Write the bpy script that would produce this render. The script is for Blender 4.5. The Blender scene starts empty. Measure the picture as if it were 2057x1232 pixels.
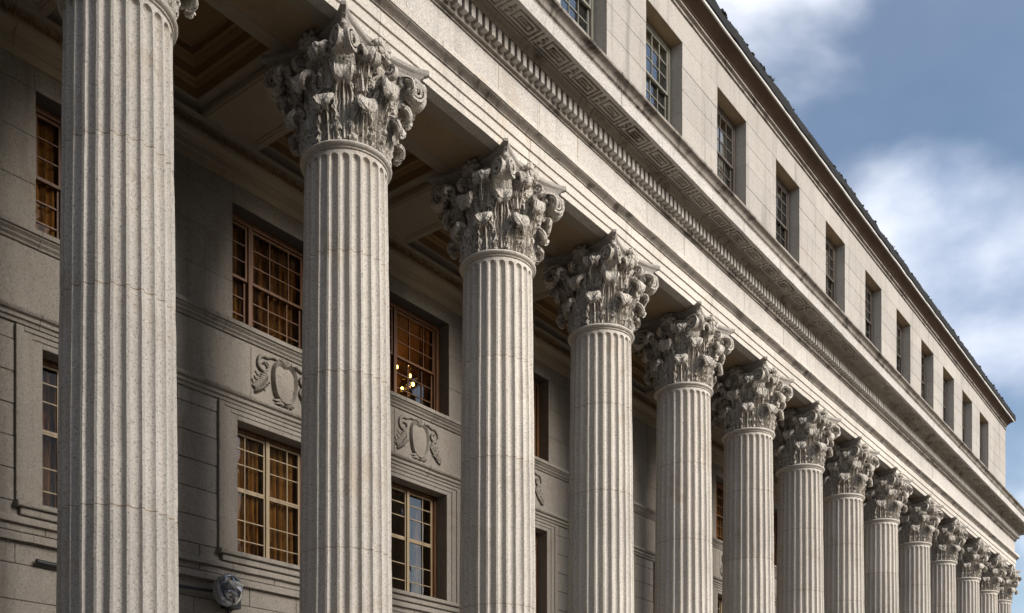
import bpy, math, random
from mathutils import Vector, Matrix, noise
R = random.Random(7)
rad = math.radians
sc = bpy.context.scene
col = sc.collection

# ------------------------------------------------------------------ camera, sky, sun, exposure
EYE = 1.6                      # eye height above the pavement
CX, CY = -6.09, -10.016        # camera foot; the column axis is the line y = 0
TH = rad(37.6086)
cam = bpy.data.cameras.new('camera')
cam_ob = bpy.data.objects.new('camera', cam)
col.objects.link(cam_ob)
cam_ob.location = (CX, CY, EYE)
cam_ob.rotation_euler = (rad(90), 0, TH - rad(90))
cam.sensor_width = 36
cam.lens = 36 * 2040 / 2057
cam.shift_y = (1610 - 616) / 2057
cam.clip_end = 3000
sc.camera = cam_ob

SUN_EL, SUN_AZ = rad(25), rad(-80)        # azimuth measured from +x: in front of the facade
world = bpy.data.worlds.new('World')
sc.world = world
world.use_nodes = True
wn, wl = world.node_tree.nodes, world.node_tree.links
wn.clear()
sky = wn.new('ShaderNodeTexSky')
sky.sky_type = 'NISHITA'
sky.sun_disc = False
sky.sun_elevation = SUN_EL
sky.sun_rotation = rad(90) - SUN_AZ
sky.air_density = 1.0
sky.dust_density = 0.8
bg_sky = wn.new('ShaderNodeBackground'); bg_sky.inputs[1].default_value = 0.05
wl.new(sky.outputs[0], bg_sky.inputs[0])
bg_cl = wn.new('ShaderNodeBackground'); bg_cl.inputs[0].default_value = (0.80, 0.83, 0.92, 1); bg_cl.inputs[1].default_value = 0.47
tc = wn.new('ShaderNodeTexCoord')
mp = wn.new('ShaderNodeMapping'); mp.inputs['Scale'].default_value = (1, 1, 1.7); mp.inputs['Location'].default_value = (2.9, -2.91, 3.44)
wl.new(tc.outputs['Generated'], mp.inputs['Vector'])
cn = wn.new('ShaderNodeTexNoise'); cn.inputs['Scale'].default_value = 2.7; cn.inputs['Detail'].default_value = 6; cn.inputs['Roughness'].default_value = 0.48
cn.inputs['Distortion'].default_value = 0.25
wl.new(mp.outputs[0], cn.inputs['Vector'])
cr = wn.new('ShaderNodeValToRGB'); cr.color_ramp.interpolation = 'EASE'
cr.color_ramp.elements[0].position = 0.44; cr.color_ramp.elements[0].color = (0.06, 0.06, 0.06, 1)
cr.color_ramp.elements[1].position = 0.60; cr.color_ramp.elements[1].color = (0.92, 0.92, 0.92, 1)
wl.new(cn.outputs[0], cr.inputs[0])
mx = wn.new('ShaderNodeMixShader')
cn2 = wn.new('ShaderNodeTexNoise'); cn2.inputs['Scale'].default_value = 4.2; cn2.inputs['Detail'].default_value = 6; cn2.inputs['Roughness'].default_value = 0.5
wl.new(mp.outputs[0], cn2.inputs['Vector'])
cr2 = wn.new('ShaderNodeValToRGB'); cr2.color_ramp.elements[0].position = 0.30; cr2.color_ramp.elements[0].color = (0.30, 0.37, 0.50, 1)
cr2.color_ramp.elements[1].position = 0.53; cr2.color_ramp.elements[1].color = (0.86, 0.88, 0.95, 1)
wl.new(cn2.outputs[0], cr2.inputs[0]); wl.new(cr2.outputs[0], bg_cl.inputs[0])
wl.new(cr.outputs[0], mx.inputs[0]); wl.new(bg_sky.outputs[0], mx.inputs[1]); wl.new(bg_cl.outputs[0], mx.inputs[2])
wo = wn.new('ShaderNodeOutputWorld'); wl.new(mx.outputs[0], wo.inputs[0])

sun = bpy.data.lights.new('sun', 'SUN')
sun.energy = 1.5; sun.angle = rad(26); sun.color = (1.0, 0.955, 0.90)
sun_ob = bpy.data.objects.new('sun', sun); col.objects.link(sun_ob)
sd = Vector((math.cos(SUN_EL) * math.cos(SUN_AZ), math.cos(SUN_EL) * math.sin(SUN_AZ), math.sin(SUN_EL)))
sun_ob.rotation_euler = sd.to_track_quat('Z', 'Y').to_euler()
sun_ob.location = (0, -30, 40)

sc.view_settings.view_transform = 'Standard'
sc.view_settings.look = 'None'
sc.view_settings.exposure = 1.7
sc.view_settings.gamma = 1.0
sc.view_settings.use_curve_mapping = False
sc.cycles.max_bounces = 8

# ------------------------------------------------------------------ materials
class Nt:
    def __init__(self, name):
        m = bpy.data.materials.new(name); m.use_nodes = True
        self.m, self.n, self.l = m, m.node_tree.nodes, m.node_tree.links
        self.b = self.n['Principled BSDF']
        geo = self.n.new('ShaderNodeNewGeometry')
        oi = self.n.new('ShaderNodeObjectInfo')
        self.pos, self.rnd = geo.outputs['Position'], oi.outputs['Random']
    def noise(self, scale, detail=4, rough=0.55, vec=None, stretch=None, off=0, dist=0):
        mp = self.n.new('ShaderNodeMapping')
        s = stretch or (1, 1, 1)
        mp.inputs['Scale'].default_value = s
        mp.inputs['Location'].default_value = (off, off * 1.7, off * 0.6)
        self.l.new(vec or self.pos, mp.inputs['Vector'])
        t = self.n.new('ShaderNodeTexNoise')
        t.inputs['Scale'].default_value = scale; t.inputs['Detail'].default_value = detail
        t.inputs['Roughness'].default_value = rough; t.inputs['Distortion'].default_value = dist
        self.l.new(mp.outputs[0], t.inputs['Vector'])
        return t.outputs[0]
    def voronoi(self, scale, feature='F1', out='Distance'):
        t = self.n.new('ShaderNodeTexVoronoi'); t.feature = feature
        t.inputs['Scale'].default_value = scale
        self.l.new(self.pos, t.inputs['Vector'])
        return t.outputs[out]
    def ramp(self, f, a, b, va=0.0, vb=1.0):
        t = self.n.new('ShaderNodeMapRange'); t.interpolation_type = 'SMOOTHSTEP'
        t.inputs['From Min'].default_value = a; t.inputs['From Max'].default_value = b
        t.inputs['To Min'].default_value = va; t.inputs['To Max'].default_value = vb
        self.l.new(f, t.inputs['Value'])
        return t.outputs[0]
    def mix(self, f, a, b, mode='MIX'):
        t = self.n.new('ShaderNodeMix'); t.data_type = 'RGBA'; t.blend_type = mode
        for sock, v in ((t.inputs['Factor'], f), (t.inputs[6], a), (t.inputs[7], b)):
            if isinstance(v, tuple): sock.default_value = (*v, 1)
            elif isinstance(v, (int, float)): sock.default_value = v
            else: self.l.new(v, sock)
        return t.outputs[2]
    def math(self, op, a, b):
        t = self.n.new('ShaderNodeMath'); t.operation = op
        for sock, v in ((t.inputs[0], a), (t.inputs[1], b)):
            if isinstance(v, (int, float)): sock.default_value = v
            else: self.l.new(v, sock)
        return t.outputs[0]
    def bump(self, h, strength, dist):
        t = self.n.new('ShaderNodeBump'); t.inputs['Strength'].default_value = strength; t.inputs['Distance'].default_value = dist
        self.l.new(h, t.inputs['Height'])
        self.l.new(t.outputs[0], self.b.inputs['Normal'])
    def done(self, colour, rough=0.8):
        if isinstance(colour, tuple): self.b.inputs['Base Color'].default_value = (*colour, 1)
        else: self.l.new(colour, self.b.inputs['Base Color'])
        self.b.inputs['Roughness'].default_value = rough
        self.b.inputs['Specular IOR Level'].default_value = 0.3
        return self.m

def stone(name, base, dark, stain, speck=0.5, stain_amt=0.5, streak=0.3, soot=None, soot_rng=(0.55, 0.75), grain=42, bump=0.006, vary=0.12, soot_scale=2.3, crust=0.0):
    t = Nt(name)
    big = t.noise(0.55, 4, 0.6)
    c = t.mix(t.ramp(big, 0.3, 0.7), base, tuple(x * 0.84 for x in base))
    # a tone of its own for each stone
    c = t.mix(t.math('MULTIPLY', t.rnd, vary * 2), c, tuple(x * 0.62 for x in base))
    # crystals of the granite
    g = t.noise(grain, 2, 0.7, off=3)
    c = t.mix(t.math('MULTIPLY', t.ramp(g, 0.53, 0.66), speck), c, dark)
    g2 = t.noise(grain * 0.8, 2, 0.7, off=11)
    c = t.mix(t.math('MULTIPLY', t.ramp(g2, 0.55, 0.68), speck * 0.55), c, tuple(min(x * 1.45, 0.85) for x in base))
    # pits
    pit = t.noise(24, 2, 0.5, off=6)
    c = t.mix(t.math('MULTIPLY', t.ramp(pit, 0.70, 0.75), 0.7 * speck), c, tuple(x * 0.5 for x in dark))
    # rusty patches and rain streaks
    st = t.noise(1.6, 6, 0.72, off=20, dist=0.6)
    c = t.mix(t.math('MULTIPLY', t.ramp(st, 0.52, 0.78), stain_amt), c, stain)
    sk = t.noise(4.5, 5, 0.65, stretch=(1, 1, 0.07), off=33)
    c = t.mix(t.math('MULTIPLY', t.ramp(sk, 0.5, 0.75), streak), c, tuple(x * 0.45 for x in base))
    if soot:
        so = t.noise(soot_scale, 7, 0.7, off=51, dist=0.8)
        c = t.mix(t.ramp(so, *soot_rng), c, soot)
    h = t.math('ADD', t.noise(grain * 0.9, 3, 0.7, off=3), t.math('MULTIPLY', t.noise(6, 4, 0.6, off=8), 1.5))
    if crust:                                           # drilled, flaking carving
        cell = t.voronoi(30); deep = t.noise(19, 4, 0.7, off=71, dist=0.7)
        hole = t.ramp(t.noise(26, 2, 0.5, off=81), 0.60, 0.70)
        c = t.mix(t.math('MULTIPLY', hole, 0.75), c, soot)
        h = t.math('ADD', h, t.math('MULTIPLY', t.math('ADD', t.math('ADD', cell, t.math('MULTIPLY', deep, 2.2)), t.math('MULTIPLY', hole, -1.1)), crust))
    t.bump(h, 0.55 if not crust else 0.8, bump)
    return t.done(c, 0.88)

M = {}
M['granite'] = stone('granite', (0.62, 0.565, 0.495), (0.18, 0.16, 0.14), (0.36, 0.27, 0.18), speck=0.66, stain_amt=0.62, streak=0.48, bump=0.010, grain=46, vary=0.2, soot=(0.22, 0.185, 0.15), soot_rng=(0.64, 0.86), soot_scale=1.4)
M['ashlar'] = stone('ashlar', (0.54, 0.505, 0.46), (0.19, 0.17, 0.15), (0.35, 0.275, 0.20), speck=0.75, stain_amt=0.6, streak=0.55, grain=44, bump=0.009, vary=0.16)
M['attic'] = stone('attic stone', (0.43, 0.395, 0.35), (0.19, 0.17, 0.15), (0.33, 0.265, 0.20), speck=0.5, stain_amt=0.6, streak=0.75, vary=0.18, grain=40, bump=0.009)
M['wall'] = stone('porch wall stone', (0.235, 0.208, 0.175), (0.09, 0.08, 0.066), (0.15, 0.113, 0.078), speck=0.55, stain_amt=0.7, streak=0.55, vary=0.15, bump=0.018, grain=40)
M['carved'] = stone('carved stone', (0.62, 0.565, 0.49), (0.12, 0.10, 0.085), (0.20, 0.14, 0.085), speck=0.6, stain_amt=0.65, streak=0.35, soot=(0.10, 0.078, 0.06), soot_rng=(0.575, 0.71), bump=0.020, vary=0.16, soot_scale=6.0, crust=0.55)
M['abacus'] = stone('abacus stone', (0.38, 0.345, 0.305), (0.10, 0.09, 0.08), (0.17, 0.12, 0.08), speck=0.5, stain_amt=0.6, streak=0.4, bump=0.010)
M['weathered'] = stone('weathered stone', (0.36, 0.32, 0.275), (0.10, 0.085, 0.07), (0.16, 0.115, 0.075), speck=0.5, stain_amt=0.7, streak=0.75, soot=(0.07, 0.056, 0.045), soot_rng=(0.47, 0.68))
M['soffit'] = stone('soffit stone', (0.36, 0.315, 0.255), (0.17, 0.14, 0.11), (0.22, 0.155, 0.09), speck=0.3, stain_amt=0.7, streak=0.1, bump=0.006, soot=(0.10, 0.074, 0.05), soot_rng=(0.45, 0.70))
M['mortar'] = stone('rusty mortar', (0.36, 0.26, 0.155), (0.10, 0.06, 0.04), (0.16, 0.09, 0.045), speck=0.3)
M['dark_joint'] = stone('dark joint', (0.10, 0.085, 0.07), (0.04, 0.035, 0.03), (0.09, 0.06, 0.04), speck=0.3)
M['ceiling'] = stone('ceiling paint', (0.33, 0.275, 0.20), (0.24, 0.19, 0.13), (0.23, 0.16, 0.09), speck=0.12, stain_amt=0.5, streak=0.05, bump=0.003, vary=0.03)
M['coffer'] = stone('coffer paint', (0.32, 0.205, 0.095), (0.18, 0.12, 0.06), (0.17, 0.10, 0.045), speck=0.12, stain_amt=0.6, streak=0.05, bump=0.003, vary=0.03)
M['house'] = stone('house render', (0.22, 0.19, 0.165), (0.1, 0.09, 0.08), (0.16, 0.13, 0.1), speck=0.3)
M['paving'] = stone('paving', (0.17, 0.165, 0.155), (0.14, 0.13, 0.12), (0.2, 0.17, 0.14), speck=0.4)
M['asphalt'] = stone('asphalt', (0.055, 0.055, 0.057), (0.02, 0.02, 0.02), (0.05, 0.045, 0.04), speck=0.5)
M['brown_board'] = stone('brown eaves', (0.13, 0.085, 0.06), (0.05, 0.035, 0.025), (0.09, 0.05, 0.03), speck=0.3, streak=0.5)
M['lead'] = stone('lead gutter', (0.013, 0.0125, 0.012), (0.007, 0.007, 0.007), (0.03, 0.021, 0.015), speck=0.4, stain_amt=0.6, bump=0.02)
M['fascia_white'] = stone('pale gutter board', (0.62, 0.60, 0.56), (0.3, 0.28, 0.25), (0.4, 0.33, 0.25), speck=0.2, streak=0.5)

def wood(name, a, b, rough=0.5):
    t = Nt(name)
    g = t.noise(14, 5, 0.6, stretch=(1, 1, 0.07), off=4)
    c = t.mix(t.ramp(g, 0.3, 0.7), a, b)
    t.bump(g, 0.3, 0.004)
    return t.done(c, rough)
M['wood'] = wood('varnished wood', (0.14, 0.062, 0.024), (0.065, 0.027, 0.011))
M['tan_wood'] = wood('pale painted wood', (0.25, 0.19, 0.11), (0.16, 0.115, 0.065))
M['sash_paint'] = wood('olive grey sash paint', (0.22, 0.205, 0.165), (0.13, 0.12, 0.095))
M['dark_sash'] = wood('weathered dark sash', (0.12, 0.095, 0.075), (0.06, 0.05, 0.04))

def cloth(name, a, b, trans):
    t = Nt(name)
    g = t.noise(7, 5, 0.7, stretch=(1, 1, 0.10), off=9)
    c = t.mix(t.ramp(g, 0.40, 0.60), a, b)
    m = t.done(c, 0.9)
    tr = t.n.new('ShaderNodeBsdfTranslucent'); t.l.new(c, tr.inputs[0])
    ms = t.n.new('ShaderNodeMixShader'); ms.inputs[0].default_value = trans
    out = t.n['Material Output']
    t.l.new(t.b.outputs[0], ms.inputs[1]); t.l.new(tr.outputs[0], ms.inputs[2]); t.l.new(ms.outputs[0], out.inputs[0])
    return m
M['amber_cloth'] = cloth('amber curtain cloth', (0.36, 0.165, 0.036), (0.045, 0.018, 0.007), 0.45)
M['white_cloth'] = cloth('white curtain cloth', (0.62, 0.60, 0.55), (0.42, 0.40, 0.36), 0.4)

def glass(name, tint, refl, wav):
    m = bpy.data.materials.new(name); m.use_nodes = True
    n, l = m.node_tree.nodes, m.node_tree.links
    n.clear()
    tr = n.new('ShaderNodeBsdfTransparent'); tr.inputs[0].default_value = (*tint, 1)
    gl = n.new('ShaderNodeBsdfGlossy'); gl.inputs['Roughness'].default_value = 0.03; gl.inputs[0].default_value = (1, 1, 1, 1)
    fr = n.new('ShaderNodeFresnel'); fr.inputs[0].default_value = 1.52
    mu = n.new('ShaderNodeMath'); mu.operation = 'MULTIPLY'; mu.inputs[1].default_value = refl; mu.use_clamp = True
    l.new(fr.outputs[0], mu.inputs[0])
    g = n.new('ShaderNodeNewGeometry')
    ns = n.new('ShaderNodeTexNoise'); ns.inputs['Scale'].default_value = 5; ns.inputs['Detail'].default_value = 1
    l.new(g.outputs['Position'], ns.inputs['Vector'])
    bp = n.new('ShaderNodeBump'); bp.inputs['Strength'].default_value = wav; bp.inputs['Distance'].default_value = 0.02
    l.new(ns.outputs[0], bp.inputs['Height']); l.new(bp.outputs[0], gl.inputs['Normal'])
    ms = n.new('ShaderNodeMixShader'); out = n.new('ShaderNodeOutputMaterial')
    l.new(mu.outputs[0], ms.inputs[0]); l.new(tr.outputs[0], ms.inputs[1]); l.new(gl.outputs[0], ms.inputs[2]); l.new(ms.outputs[0], out.inputs[0])
    return m
M['pane'] = glass('old window glass', (0.90, 0.90, 0.88), 0.7, 0.10)
M['attic_pane'] = M['pane']
M['pane'] = glass('dim porch glass', (0.86, 0.85, 0.82), 0.22, 0.10)
M['attic_pane'].name = 'attic window glass'
M['lamp_glass'] = glass('lamp glass', (0.72, 0.76, 0.80), 5.0, 0.9)

def plain(name, c, rough=0.5, metal=0.0, emit=None, strength=0):
    t = Nt(name)
    g = t.noise(18, 3, 0.6)
    m = t.done(t.mix(t.ramp(g, 0.3, 0.7), c, tuple(x * 0.7 for x in c)), rough)
    t.b.inputs['Metallic'].default_value = metal
    if emit:
        t.b.inputs['Emission Color'].default_value = (*emit, 1); t.b.inputs['Emission Strength'].default_value = strength
    return m
M['iron'] = plain('black iron', (0.02, 0.02, 0.022), 0.5)
M['chrome'] = plain('scuffed lamp metal', (0.50, 0.54, 0.60), 0.22, 0.55)
M['brass'] = plain('brass', (0.40, 0.25, 0.08), 0.3, 0.9)
M['candle'] = plain('candle tube', (0.22, 0.15, 0.08), 0.6)
M['bulb'] = plain('lit bulb', (1, 0.7, 0.3), 0.5, 0, (1.0, 0.52, 0.13), 9)
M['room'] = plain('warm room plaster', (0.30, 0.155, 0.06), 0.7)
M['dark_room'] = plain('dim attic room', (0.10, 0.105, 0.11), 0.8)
M['leaf'] = plain('dry leaf', (0.075, 0.06, 0.03), 0.8)
M['weed'] = plain('dark weed', (0.05, 0.05, 0.035), 0.8)
M['bark'] = plain('bark', (0.10, 0.075, 0.055), 0.9)

# ------------------------------------------------------------------ mesh helpers
def Y(d): return d + CY
def Z(h): return h + EYE

class MB:
    def __init__(self): self.v, self.f = [], []
    def add(self, vs, fs):
        o = len(self.v); self.v += [tuple(p) for p in vs]; self.f += [tuple(i + o for i in f) for f in fs]
    def box(self, x0, x1, y0, y1, z0, z1):
        self.add([(x0, y0, z0), (x1, y0, z0), (x1, y1, z0), (x0, y1, z0), (x0, y0, z1), (x1, y0, z1), (x1, y1, z1), (x0, y1, z1)],
                 [(0, 3, 2, 1), (4, 5, 6, 7), (0, 1, 5, 4), (1, 2, 6, 5), (2, 3, 7, 6), (3, 0, 4, 7)])
    def block(self, x0, x1, y0, y1, z0, z1, b=0.008):
        """a stone whose front (y0) has worn arrises"""
        j = lambda: R.uniform(-b, b) * 0.35
        fr = [(x0 + b + j(), y0, z0 + b + j()), (x1 - b + j(), y0, z0 + b + j()), (x1 - b + j(), y0, z1 - b + j()), (x0 + b + j(), y0, z1 - b + j())]
        mid = [(x0, y0 + b, z0), (x1, y0 + b, z0), (x1, y0 + b, z1), (x0, y0 + b, z1)]
        bk = [(x0, y1, z0), (x1, y1, z0), (x1, y1, z1), (x0, y1, z1)]
        fs = [(0, 1, 2, 3)]
        for i in range(4):
            k = (i + 1) % 4
            fs += [(4 + i, 4 + k, k, i), (8 + i, 8 + k, 4 + k, 4 + i)]
        fs.append((11, 10, 9, 8))
        self.add(fr + mid + bk, fs)
    def extrude_x(self, prof, x0, x1, step=0.3, jit=0.002, closed=True):
        """profile of (y, z) run along x, edges a little worn"""
        n = max(1, int((x1 - x0) / step)); m = len(prof); vs, fs = [], []
        for i in range(n + 1):
            x = x0 + (x1 - x0) * i / n
            for (y, z) in prof:
                k = noise.noise_vector(Vector((x * 2.1, y * 5, z * 5))) * jit * 2
                vs.append((x, y + k.y, z + k.z))
        for i in range(n):
            for j in range(m if closed else m - 1):
                k = (j + 1) % m
                fs.append((i * m + j, i * m + k, (i + 1) * m + k, (i + 1) * m + j))
        if closed: fs += [tuple(range(m - 1, -1, -1)), tuple(n * m + j for j in range(m))]
        self.add(vs, fs)
    def lathe(self, prof, n=48, cx=0, cy=0, jit=0):
        m = len(prof); vs, fs = [], []
        for i in range(n):
            a = 2 * math.pi * i / n
            for (r, z) in prof:
                p = Vector((math.cos(a) * r, math.sin(a) * r, z))
                if jit: p = p + noise.noise_vector(p * 7) * jit
                vs.append((p.x + cx, p.y + cy, p.z))
        for i in range(n):
            k = (i + 1) % n
            for j in range(m - 1): fs.append((i * m + j, k * m + j, k * m + j + 1, i * m + j + 1))
        self.add(vs, fs)
    def tube(self, pts, r, n=8):
        rr = r if isinstance(r, (list, tuple)) else [r] * len(pts)
        pts = [Vector(p) for p in pts]; vs, fs = [], []
        for i, p in enumerate(pts):
            t = (pts[min(i + 1, len(pts) - 1)] - pts[max(i - 1, 0)]).normalized()
            a = t.cross(Vector((0.13, 0.21, 0.97)));  a = a if a.length > 1e-3 else t.cross(Vector((1, 0, 0)))
            a.normalize(); b = t.cross(a)
            for k in range(n):
                q = 2 * math.pi * k / n
                vs.append(p + (a * math.cos(q) + b * math.sin(q)) * rr[i])
        for i in range(len(pts) - 1):
            for k in range(n):
                l = (k + 1) % n
                fs.append((i * n + k, i * n + l, (i + 1) * n + l, (i + 1) * n + k))
        fs += [tuple(range(n - 1, -1, -1)), tuple((len(pts) - 1) * n + k for k in range(n))]
        self.add(vs, fs)
    def ball(self, c, r, n=8, sq=(1, 1, 1), jit=0.0):
        c = Vector(c); m = max(4, n // 2 + 1); vs, fs = [], []
        for i in range(m + 1):
            ph = math.pi * i / m
            for k in range(n):
                q = 2 * math.pi * k / n
                p = Vector((math.sin(ph) * math.cos(q) * sq[0], math.sin(ph) * math.sin(q) * sq[1], math.cos(ph) * sq[2])) * r
                if jit: p = p * (1 + jit * noise.noise((c + p) * (1.2 / r)))
                vs.append(c + p)
        for i in range(m):
            for k in range(n):
                l = (k + 1) % n
                fs.append((i * n + k, (i + 1) * n + k, (i + 1) * n + l, i * n + l))
        self.add(vs, fs)
    def strip(self, a, b, w, y0, y1):
        """a bar from a to b (points x, z) of width w between y0 and y1"""
        ax, az = a; bx, bz = b; L = math.hypot(bx - ax, bz - az); nx, nz = -(bz - az) / L * w / 2, (bx - ax) / L * w / 2
        q = [(ax + nx, az + nz), (bx + nx, bz + nz), (bx - nx, bz - nz), (ax - nx, az - nz)]
        self.add([(x, y0, z) for x, z in q] + [(x, y1, z) for x, z in q],
                 [(0, 1, 2, 3), (7, 6, 5, 4), (0, 4, 5, 1), (1, 5, 6, 2), (2, 6, 7, 3), (3, 7, 4, 0)])
    def wear(self, freq, amp):
        self.v = [tuple(Vector(p) + noise.noise_vector(Vector(p) * freq) * amp + noise.noise_vector(Vector(p) * freq * 2.7) * amp * 0.5) for p in self.v]
    def mesh(self, name, mat, smooth=None):
        me = bpy.data.meshes.new(name); me.from_pydata(self.v, [], self.f); me.validate(); me.update()
        me.materials.append(M[mat])
        if smooth is not None:
            me.polygons.foreach_set('use_smooth', [True] * len(me.polygons))
            me.set_sharp_from_angle(angle=rad(smooth))
        return me

def put(name, me, parent=None, loc=(0, 0, 0), rot=(0, 0, 0), kind=None, label=None, cat=None, group=None):
    o = bpy.data.objects.new(name, me); col.objects.link(o)
    o.parent = parent; o.location = loc; o.rotation_euler = rot
    for k, v in (('kind', kind), ('label', label), ('category', cat), ('group', group)):
        if v: o[k] = v
    return o
def fix_normals(me):
    import bmesh
    bm = bmesh.new(); bm.from_mesh(me); bmesh.ops.recalc_face_normals(bm, faces=bm.faces); bm.to_mesh(me); bm.free()
    return me
def build(name, mb, mat, parent=None, smooth=None, **k):
    return put(name, fix_normals(mb.mesh(name, mat, smooth)), parent, **k)

# ------------------------------------------------------------------ ground
def sheet(name, x0, x1, y0, y1, z, mat):
    mb = MB(); mb.add([(x0, y0, z), (x1, y0, z), (x1, y1, z), (x0, y1, z)], [(0, 1, 2, 3)])
    return build(name, mb, mat, kind='structure')
sheet('ground', -900, 900, -900, 900, -0.15, 'paving')
sheet('street', -400, 400, -26, -14, -0.14, 'asphalt')
mb = MB(); mb.box(-400, 400, -14, -1.6, -0.3, 0.0); build('pavement', mb, 'paving', kind='structure')
mb = MB(); mb.box(-400, 400, -36, -26, -0.3, 0.0); build('pavement', mb, 'paving', kind='structure')

# houses added out of view to block low sky and shade the near end
def shading_house(x0, x1, y0, y1, h, label, seed):
    r_ = random.Random(seed)
    t = put('added_house', None, loc=((x0 + x1) / 2, (y0 + y1) / 2, 0), label=label, cat='building', kind='thing', group='added houses that shade the porch')
    def part(name, mb, mat): mb.v = [(a - (x0 + x1) / 2, b - (y0 + y1) / 2, c_) for a, b, c_ in mb.v]; return build(name, mb, mat, t)
    mb = MB(); mb.box(x0, x1, y0, y1, -.1, h); part('wall', mb, 'house')
    mb = MB(); mb.box(x0 - .3, x1 + .3, y0 - .3, y1 + .3, h + .002, h + .5); part('roof', mb, 'lead')
    for fl in range(int(h / 3.6)):
        x = x0 + 1.5
        while x < x1 - 1.6:
            mb = MB(); mb.box(x, x + 1.2, y1 - .1, y1 + .03, 1.2 + fl * 3.6, 3.0 + fl * 3.6); part('window', mb, 'dark_room'); x += 3.4
shading_house(-62, -24, -44, -30, 21, 'tall plain house added across the street to block the low sky, opposite the near end of the porch', 1)
shading_house(-23, 5.0, -44, -30, 27, 'plain house added across the street to shade the first columns', 2)
shading_house(6.5, 60, -44, -30, 8, 'low plain house added across the street to block the low sky, opposite the middle columns', 3)
shading_house(-46, -14, -7.5, 8, 30, 'plain house added beside the porch to block sky from its near end', 4)

# ------------------------------------------------------------------ the building
XL, XR = -1.9, 41.2                          # porch between its end walls
COLS = [-0.02, 3.29, 6.54, 9.57, 12.73, 15.87, 18.98, 22.05, 25.19, 28.6, 31.8, 35.2, 38.2, 40.65]
bld = put('stone_building', None, loc=(0, 0, 0), label='long granite building with entablature, attic storey and coffered porch behind the columns', cat='building')

mb = MB(); mb.box(XL, XR + 0.6, -1.6, 2.6, 0.0, 0.14); mb.box(XL, XR + 0.3, -1.25, 2.6, 0.14, 0.28); mb.box(XL, XR, -0.95, 2.6, 0.28, 0.42)
build('stylobate', mb, 'granite', bld)

def joints(x0, x1, step, jit):
    xs = [x0]
    while xs[-1] < x1 - step * 0.6: xs.append(min(x1, xs[-1] + step * R.uniform(1 - jit, 1 + jit)))
    xs[-1] = x1
    return xs
def run_of_stones(part, name, prof, mat, xs, gap=0.008, smooth=None, step=0.22, jit=0.0035):
    for a, b in zip(xs, xs[1:]):
        mb = MB(); k = R.uniform(-0.002, 0.002)
        mb.extrude_x([(y + k, z + k * 0.5) for y, z in prof], a + gap / 2, b - gap / 2, step, jit)
        build(name, mb, mat, part, smooth)

# architrave: three fascias in stones that meet over the columns
def dh(pts): return [(Y(d), Z(h)) for d, h in pts]
mb = MB(); mb.box(XL, XR - 0.02, Y(9.43), 0.56, Z(9.845), Z(10.43)); arch = build('architrave', mb, 'mortar', bld)
prof = dh([(9.42, 9.83), (9.42, 9.944), (9.396, 9.946), (9.396, 10.09), (9.371, 10.093), (9.371, 10.25), (9.60, 10.25), (9.60, 9.83)])
run_of_stones(arch, 'architrave_stone', prof, 'granite', [XL] + COLS[:1] + [c for c in COLS[1:13]] + [XR])
prof = dh([(9.35, 10.253), (9.352, 10.268), (9.335, 10.288), (9.305, 10.305), (9.28, 10.318), (9.262, 10.33), (9.262, 10.343), (9.70, 10.343), (9.70, 10.253)])
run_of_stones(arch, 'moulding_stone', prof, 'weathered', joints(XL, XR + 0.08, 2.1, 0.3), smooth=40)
prof = dh([(9.246, 10.345), (9.246, 10.43), (9.262, 10.445), (9.70, 10.445), (9.70, 10.345)])
run_of_stones(arch, 'fillet_stone', prof, 'granite', joints(XL, XR + 0.1, 2.1, 0.3))
# soffit of the architrave, with a sunk panel between each pair of columns
mb = MB(); mb.box(XL, XR - 0.03, Y(9.602), 0.58, Z(9.93), Z(10.25)); sof = build('architrave_soffit', mb, 'ceiling', bld)
for a, b in zip(COLS, COLS[1:]):
    x0, x1 = a, b; y0, y1 = Y(9.603), 0.58; mb = MB()
    loops = [(0.0, 0.0, 9.832), (0.62, 0.20, 9.832), (0.635, 0.215, 9.85), (0.67, 0.25, 9.85), (0.685, 0.265, 9.87)]
    vs, fs = [], []
    for (ix, iy, h) in loops: vs += [(x0 + ix, y0 + iy, Z(h)), (x1 - ix, y0 + iy, Z(h)), (x1 - ix, y1 - iy, Z(h)), (x0 + ix, y1 - iy, Z(h))]
    for i in range(len(loops) - 1):
        for j in range(4): k = (j + 1) % 4; fs.append((i * 4 + j, i * 4 + k, i * 4 + 4 + k, i * 4 + 4 + j))
    n = len(loops) * 4; fs.append((n - 4, n - 3, n - 2, n - 1)); mb.add(vs, fs)
    build('soffit_panel', mb, 'ceiling', sof)

# frieze
mb = MB(); mb.box(XL, XR - 0.02, Y(9.425), 0.5, Z(10.44), Z(11.05)); frz = build('frieze', mb, 'mortar', bld)
xs = joints(XL, 16.5, 1.45, 0.4)
slim = joints(16.5, 18.5, 0.33, 0.3)[1:]
xs = xs + slim + joints(18.5, XR, 1.5, 0.4)[1:]
for a, b in zip(xs, xs[1:]):
    mb = MB(); k = R.uniform(-0.002, 0.003); mb.block(a + 0.004, b - 0.004, Y(9.42) + k, Y(9.6), Z(10.446), Z(11.022), 0.004); build('frieze_stone', mb, 'ashlar', frz)
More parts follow.
